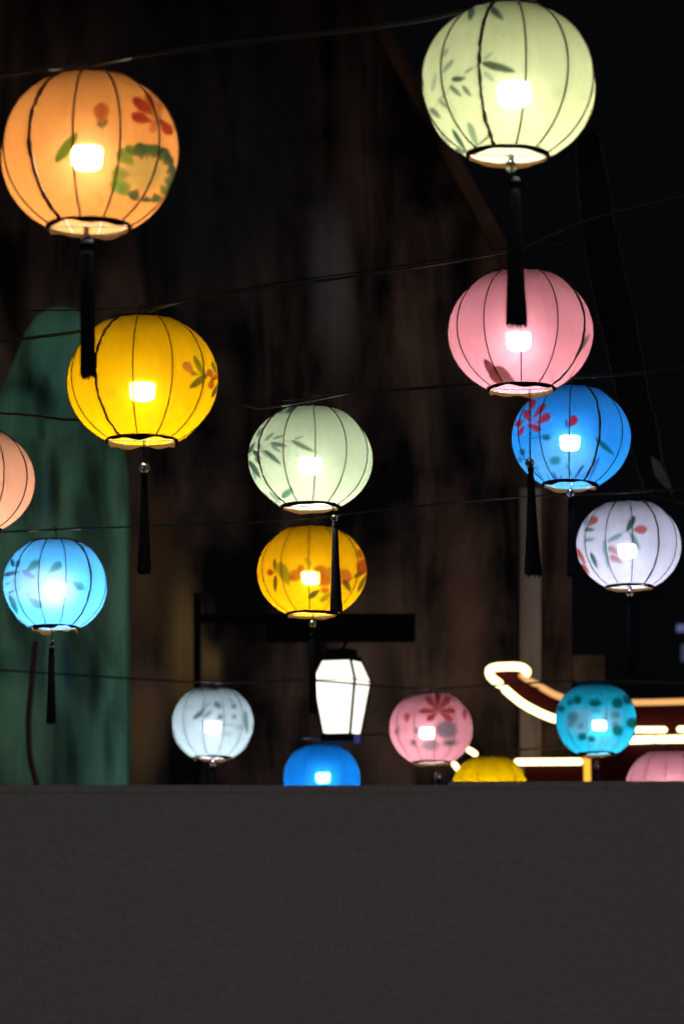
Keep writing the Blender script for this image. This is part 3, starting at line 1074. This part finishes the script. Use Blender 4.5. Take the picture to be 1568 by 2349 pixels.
lantern('large golden yellow lantern with small orange flower sprig near its edge', 327, 874, 174, (240, 178, 6), vs=0.9, phase=-3.6, gain=1.1, tilt=-1, seam=-1, flap=0.8,
        bulb=(0.0, 0.15), wire_y=706, fwd=0.45, rib_r=0.0016,
        tassel=((331, 1073), 11, (331, 1095), (331, 1308), 7, 15.5),
        strokes=[
            (422, 832, 444, 856, 21, (230, 130, 45), 0.9, 'petal'), blob(444, 857, 13, (90, 105, 30), 0.85, 10), (444, 816, 468, 862, 13, (120, 130, 25), 0.9),
            (436, 890, 474, 860, 15, (95, 105, 25), 0.95), (448, 858, 476, 866, 3, (80, 60, 25), 0.7, 'line'), (478, 848, 488, 868, 16, (220, 85, 30), 0.95, 'petal'),
            (484, 892, 486, 868, 14, (210, 80, 25), 0.95, 'petal'), (500, 862, 488, 870, 14, (225, 90, 30), 0.95, 'petal'), (486, 912, 498, 884, 8, (60, 70, 30), 0.95),
            (486, 830, 496, 856, 8, (90, 100, 30), 0.9), blob(489, 870, 8, (70, 40, 20), 0.9), blob(255, 905, 24, (240, 165, 20), 0.2)])

lantern('large rose pink lantern almost plain, with dark torn patch near its rim', 1193, 762, 166, (232, 138, 146), vs=0.9, phase=-3, gain=1.08, tilt=-1, seam=2, flap=0.6,
        bulb=(-0.03, 0.14), wire_y=572, fwd=0.75, rib_r=0.0016, cool=True,
        tassel=((1214, 1062), 10, (1216, 1080), (1222, 1315), 7, 19),
        strokes=[
            (1322, 814, 1349, 770, 9, (75, 70, 60), 0.95), (1110, 824, 1146, 880, 20, (120, 45, 45), 0.95), (1122, 850, 1182, 878, 40, (130, 60, 55), 0.95, 'petal', 3),
            (1306, 870, 1330, 820, 3, (140, 80, 70), 0.7, 'line'), (1290, 885, 1318, 850, 3, (150, 85, 75), 0.7, 'line'), (1262, 850, 1270, 880, 2.5, (170, 100, 95), 0.6, 'line'),
            (1272, 855, 1260, 884, 2.5, (170, 100, 95), 0.6, 'line'), (1258, 800, 1262, 780, 2.5, (190, 110, 110), 0.5, 'line')])

lantern('peach lantern at the edge, half out of view beside the green wall', -60, 1103, 140, (228, 160, 130), vs=0.9, phase=6, seam=5, wire_y=945, flap=0.6)

B1, B2 = (45, 95, 80), (130, 165, 145)
lantern('mint lantern painted with dark bamboo leaves, above the small yellow lantern', 712, 1052, 143, (198, 222, 186), vs=0.88, phase=5, gain=0.92, tilt=-2, seam=-2, flap=0.4,
        bulb=(0.0, 0.13), wire_y=914, fwd=0.3, rib_r=0.0016,
        tassel=((767, 1188), 8, (768, 1206), (771, 1400), 6, 13.5),
        strokes=[
            (572, 1046, 620, 1018, 2.2, B1, 0.7, 'line'), (620, 1018, 668, 1010, 1.8, B2, 0.7, 'line'), (588, 1036, 606, 1034, 2, B1, 0.7, 'line'), (612, 1162, 648, 1140, 2.2, B1, 0.7, 'line'),
            (580, 1032, 596, 1052, 10, B1, 0.95), (571, 1057, 594, 1092, 12, B1, 0.95), (606, 1032, 640, 1062, 11, (60, 105, 90), 0.95), (620, 1016, 654, 1023, 10, (80, 125, 105), 0.95),
            (622, 1022, 642, 1036, 8, B2, 0.9), (607, 1011, 626, 994, 8, B2, 0.9), (626, 1007, 651, 998, 7, B2, 0.9), (588, 1001, 602, 983, 8, B1, 0.8),
            (667, 1010, 714, 1034, 11, (105, 145, 120), 0.9), (674, 1008, 694, 1001, 5, B2, 0.8), (646, 1142, 669, 1122, 15, (95, 150, 125), 0.95), (617, 1128, 642, 1154, 8, B2, 0.8),
            (655, 947, 680, 932, 10, (70, 120, 105), 0.95), (570, 1041, 582, 1018, 9, B1, 0.95), blob(594, 1024, 10, (40, 85, 75), 0.95), (600, 1030, 612, 1048, 5, B2, 0.8),
            (580, 1080, 586, 1100, 6, B2, 0.8), (600, 1128, 622, 1150, 6, B1, 0.7), (640, 950, 652, 938, 8, B2, 0.8), (585, 1048, 592, 1062, 6, B1, 0.8)])

PR = (205, 28, 40)
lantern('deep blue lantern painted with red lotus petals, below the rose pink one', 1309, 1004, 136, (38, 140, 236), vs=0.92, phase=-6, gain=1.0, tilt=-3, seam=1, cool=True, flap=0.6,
        bulb=(-0.02, 0.1), wire_y=862, fwd=0.9, rib_r=0.0017, roll=2,
        tassel=((1307, 1131), 9, (1308, 1150), (1312, 1318), 6, 12.5),
        strokes=[
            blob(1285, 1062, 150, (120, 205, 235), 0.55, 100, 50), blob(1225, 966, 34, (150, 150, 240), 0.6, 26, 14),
            (1224, 916, 1211, 944, 17, PR, 0.95, 'petal'), (1204, 941, 1213, 968, 19, PR, 0.95, 'petal'), (1250, 927, 1221, 958, 14, PR, 0.95, 'petal'),
            (1261, 951, 1230, 971, 19, PR, 0.95, 'petal'), (1240, 987, 1206, 973, 15, PR, 0.95, 'petal'), (1180, 976, 1200, 964, 17, PR, 0.95, 'petal'),
            (1189, 999, 1202, 975, 12, PR, 0.95, 'petal'), (1320, 955, 1302, 981, 21, PR, 0.97, 'petal'), (1297, 963, 1298, 980, 6, (20, 80, 110), 0.9), (1303, 980, 1306, 1060, 2.5, (30, 120, 170), 0.5, 'line'),
            blob(1252, 1004, 18, (15, 105, 110), 0.9, 13), (1217, 1006, 1268, 994, 5, (25, 120, 150), 0.7, 'line'), (1364, 1005, 1402, 1039, 13, (15, 115, 125), 0.95),
            blob(1197, 1037, 10, (10, 85, 60), 0.9, 14), blob(1193, 1054, 12, (15, 100, 80), 0.9, 10), blob(1272, 1057, 24, (25, 140, 145), 0.85, 19), blob(1226, 1074, 16, (20, 120, 120), 0.7, 9),
            (1266, 1082, 1280, 1108, 6, (20, 75, 160), 0.9), (1298, 1064, 1312, 1096, 4, (30, 90, 165), 0.85), (1338, 1066, 1315, 1100, 7, (40, 60, 140), 0.85), (1374, 1046, 1350, 1102, 6, (30, 70, 150), 0.85),
            (1252, 1086, 1264, 1108, 4, (40, 110, 180), 0.7), (1282, 1104, 1288, 1088, 4, (30, 90, 170), 0.8), (1330, 1100, 1342, 1084, 4, (30, 90, 170), 0.7), (1230, 1080, 1246, 1104, 4, (30, 100, 170), 0.7)])

lantern('bright sky blue lantern painted with teal leaves, before the green wall', 127, 1342, 121, (84, 180, 250), vs=0.92, phase=-13, gain=1.6, tilt=-2, seam=2, cool=True, flap=1.4,
        bulb=(0.02, 0.1), wire_y=1213, fwd=1.7, rib_r=0.0018,
        tassel=((119, 1475), 8, (119, 1494), (118, 1655), 6.5, 10.5),
        strokes=[
            (90, 1286, 58, 1313, 19, (0, 140, 140), 0.95, 'petal'), (142, 1290, 110, 1316, 20, (0, 150, 155), 0.95, 'petal'), (192, 1352, 166, 1334, 21, (0, 170, 180), 0.95, 'petal'),
            (97, 1394, 64, 1370, 21, (0, 150, 155), 0.95, 'petal'), (22, 1364, 39, 1404, 13, (0, 105, 95), 0.95), (27, 1281, 31, 1300, 9, (10, 70, 75), 0.95), (45, 1284, 38, 1302, 10, (10, 75, 85), 0.95),
            (8, 1320, 42, 1312, 11, (15, 35, 90), 0.9), (52, 1308, 76, 1324, 14, (80, 100, 200), 0.85), (15, 1340, 36, 1330, 5, (60, 90, 190), 0.7, 'line'), (18, 1362, 34, 1354, 7, (15, 50, 110), 0.9),
            (60, 1364, 90, 1340, 4, (130, 130, 210), 0.7, 'line'), (60, 1372, 70, 1356, 6, (120, 120, 205), 0.7), (148, 1325, 168, 1336, 4, (140, 150, 220), 0.7, 'line'),
            blob(100, 1345, 130, (225, 240, 255), 0.5, 80, 50)])  # white wash paints the bulb's glow over the lantern's middle

Y = (228, 95, 25)
lantern('small yellow lantern painted with orange blossom band, under the mint lantern', 715, 1311, 126, (240, 174, 6), vs=0.88, phase=-3, gain=1.08, tilt=-2, flap=0.3,
        bulb=(-0.02, 0.13), wire_y=1186, rib_r=0.0015,
        tassel=((717, 1430), 8, (717, 1458), (717, 1630), 6, 8.5),
        strokes=[
            blob(677, 1320, 28, (235, 130, 30), 0.9, 26), blob(690, 1304, 16, (225, 95, 25), 0.8, 16), blob(668, 1326, 10, Y, 0.9, 12), blob(734, 1309, 30, (235, 125, 30), 0.9, 24), blob(744, 1330, 34, (230, 110, 30), 0.9, 28),
            blob(757, 1312, 20, (235, 140, 40), 0.8, 20), blob(790, 1322, 22, (232, 120, 35), 0.9, 32), blob(745, 1354, 20, Y, 0.9, 15), blob(728, 1322, 12, Y, 0.8, 10), blob(776, 1338, 18, Y, 0.7, 14),
            blob(620, 1313, 12, (200, 40, 15), 0.95, 14, 4), (629, 1282, 631, 1308, 8, (70, 85, 25), 0.95), (631, 1320, 631, 1354, 9, (45, 75, 30), 0.95), (640, 1290, 660, 1336, 24, (140, 140, 25), 0.8),
            (620, 1315, 650, 1310, 3, (90, 60, 20), 0.7, 'line'), (706, 1372, 730, 1356, 13, (45, 85, 35), 0.95), (734, 1380, 757, 1362, 13, (150, 150, 25), 0.9), (788, 1330, 802, 1354, 13, (60, 85, 35), 0.95),
            blob(834, 1300, 16, (215, 80, 25), 0.95, 34), blob(826, 1270, 14, (215, 85, 25), 0.9, 20), (812, 1324, 834, 1312, 10, (50, 65, 30), 0.9), (820, 1358, 838, 1322, 9, (55, 75, 30), 0.95),
            (780, 1340, 822, 1318, 3, (90, 55, 25), 0.7, 'line'), (700, 1280, 712, 1296, 9, (150, 140, 25), 0.6)])

W1, W2 = (60, 145, 125), (150, 205, 200)
lantern('white lantern painted with loose coral petals and green leaves', 1441, 1251, 120, (208, 206, 230), vs=0.9, phase=-1, gain=0.95, tilt=-1, seam=1, cool=True, flap=0.2,
        bulb=(-0.03, 0.12), wire_y=1124, fwd=0.25, rib_r=0.0016,
        tassel=((1443, 1360), 8, (1443, 1378), (1443, 1540), 5, 9, 2),
        strokes=[
            (1368, 1187, 1348, 1206, 17, (225, 95, 70), 0.95, 'petal'), (1482, 1214, 1448, 1216, 21, (226, 105, 95), 0.95, 'petal'), (1454, 1184, 1438, 1216, 14, (20, 90, 80), 0.97),
            (1442, 1219, 1464, 1256, 11, (110, 185, 170), 0.95), (1426, 1224, 1396, 1241, 11, W2, 0.95), (1338, 1215, 1360, 1215, 10, (75, 155, 135), 0.95), (1338, 1240, 1361, 1236, 9, (130, 190, 182), 0.95),
            (1339, 1206, 1346, 1189, 8, (120, 175, 165), 0.9), (1387, 1236, 1384, 1268, 9, W2, 0.95), (1388, 1266, 1393, 1299, 11, (180, 220, 218), 0.9), (1354, 1268, 1367, 1300, 10, (40, 120, 95), 0.95),
            (1394, 1256, 1420, 1270, 16, (235, 165, 165), 0.85, 'petal'), (1398, 1276, 1428, 1292, 15, (236, 165, 165), 0.9, 'petal'), (1322, 1258, 1340, 1292, 10, (225, 75, 40), 0.95), (1334, 1294, 1348, 1314, 10, (222, 70, 35), 0.95),
            (1395, 1236, 1440, 1216, 2.5, (150, 170, 180), 0.6, 'line')])

K1, K2 = (85, 115, 108), (135, 160, 155)
lantern('small grey white lantern painted with sparse bamboo, before the dark pole', 488, 1660, 96, (190, 210, 217), vs=0.92, phase=-12, gain=0.92, tilt=-3, cool=True, flap=0.9,
        bulb=(0.0, 0.1), wire_y=1567, fwd=0.3, rib_r=0.0016,
        tassel=((489, 1750), 7, (488, 1764), (487, 1900), 6, 8),
        strokes=[
            blob(460, 1581, 22, K1, 0.8, 9), blob(492, 1578, 28, (55, 85, 75), 0.9, 12), blob(522, 1578, 16, K1, 0.7, 8), (443, 1650, 468, 1628, 11, K1, 0.85), (466, 1646, 484, 1632, 9, K2, 0.85), (493, 1610, 504, 1624, 12, K1, 0.9),
            blob(505, 1645, 13, (75, 110, 100), 0.9, 11), blob(536, 1620, 12, K1, 0.85, 11), blob(537, 1644, 10, K1, 0.85, 10), (562, 1630, 567, 1678, 11, K2, 0.9), blob(521, 1684, 18, K2, 0.5, 12),
            blob(550, 1668, 16, K2, 0.6, 10), (524, 1600, 534, 1612, 6, K2, 0.7), (510, 1660, 540, 1665, 6, K2, 0.5), (470, 1625, 478, 1612, 6, K2, 0.6)])

P1 = (200, 50, 45)
lantern('small rose lantern painted with red lotus flower over grey leaf', 988, 1671, 96, (226, 140, 150), vs=0.92, phase=4, gain=1.0, tilt=-3, cool=True, flap=0.4,
        bulb=(-0.1, 0.12), wire_y=1580, fwd=0.6, rib_r=0.0014,
        tassel=((1003, 1778), 7, (1003, 1792), (1003, 1930), 6, 8),
        strokes=[
            blob(1024, 1674, 50, (135, 125, 135), 0.85, 40), blob(988, 1710, 40, (130, 130, 135), 0.7, 24), blob(948, 1704, 14, (75, 110, 100), 0.85, 14), blob(1032, 1704, 34, (70, 105, 95), 0.9, 14),
            blob(954, 1676, 13, (85, 115, 105), 0.8, 13), (906, 1684, 914, 1668, 9, (110, 95, 100), 0.8),
            (977, 1598, 1004, 1630, 15, P1, 0.95, 'petal'), (1031, 1598, 1005, 1630, 15, P1, 0.95, 'petal'), (1003, 1588, 1004, 1630, 13, (185, 40, 40), 0.95, 'petal'), (961, 1632, 1003, 1630, 13, P1, 0.95, 'petal'),
            (1045, 1631, 1004, 1630, 13, P1, 0.95, 'petal'), (978, 1653, 1004, 1632, 14, P1, 0.95, 'petal'), (1037, 1653, 1005, 1632, 14, P1, 0.95, 'petal'), (933, 1636, 933, 1658, 12, P1, 0.95, 'petal'), (1065, 1626, 1065, 1654, 9, P1, 0.95, 'petal')])

E1, E2 = (10, 105, 95), (60, 100, 120)
lantern('teal blue lantern painted with dark green leaves, before the glowing roof tubes', 1366, 1652, 95, (32, 180, 218), vs=0.92, phase=10, gain=1.05, tilt=-3, cool=True, flap=1.0,
        bulb=(0.08, 0.14), wire_y=1562, fwd=1.0, rib_r=0.0013,
        tassel=((1367, 1757), 6, (1367, 1772), (1367, 1910), 5, 8, 2),
        strokes=[
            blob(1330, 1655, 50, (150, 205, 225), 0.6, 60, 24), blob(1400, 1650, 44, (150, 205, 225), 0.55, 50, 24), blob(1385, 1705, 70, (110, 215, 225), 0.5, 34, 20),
            blob(1323, 1606, 20, E1, 0.95, 20), blob(1364, 1613, 27, E1, 0.95, 18), blob(1415, 1613, 20, E1, 0.95, 25), blob(1438, 1605, 14, (15, 85, 110), 0.9, 22), blob(1449, 1659, 20, (10, 100, 80), 0.95, 25),
            blob(1334, 1690, 20, E1, 0.95, 18), blob(1356, 1695, 16, (30, 90, 95), 0.9, 14), blob(1415, 1676, 22, E1, 0.9, 24), blob(1285, 1626, 20, (15, 80, 110), 0.9, 16), blob(1306, 1612, 14, (20, 75, 100), 0.8, 14),
            blob(1313, 1645, 12, E2, 0.7, 24), blob(1308, 1662, 16, E2, 0.6, 10), blob(1365, 1630, 24, (100, 130, 150), 0.7, 9), blob(1412, 1640, 20, E2, 0.6, 18), blob(1410, 1662, 14, E2, 0.6, 14), blob(1330, 1666, 10, E2, 0.6, 14)])

lantern('plain bright blue lantern half hidden by the invented grey wall under the box lamp', 738, 1785, 88, (16, 128, 232), vs=0.95, phase=4, gain=1.0, tilt=-3, cool=True, bulb=(0.03, 0.0), wire_y=1692, fwd=1.0, rib_r=0.0012)
lantern('plain yellow lantern half hidden by the invented grey wall below the small rose lantern', 1123, 1815, 90, (244, 196, 0), vs=0.95, phase=8, gain=1.1, tilt=-3, bulb=(0.0, 0.02), wire_y=1720, rib_r=0.0011)
lantern('plain salmon pink lantern half hidden by the invented grey wall below the teal lantern', 1530, 1808, 97, (224, 138, 150), vs=0.95, phase=-8, gain=1.05, tilt=-3, cool=True, bulb=(0.0, 0.02), wire_y=1710, rib_r=0.0011)
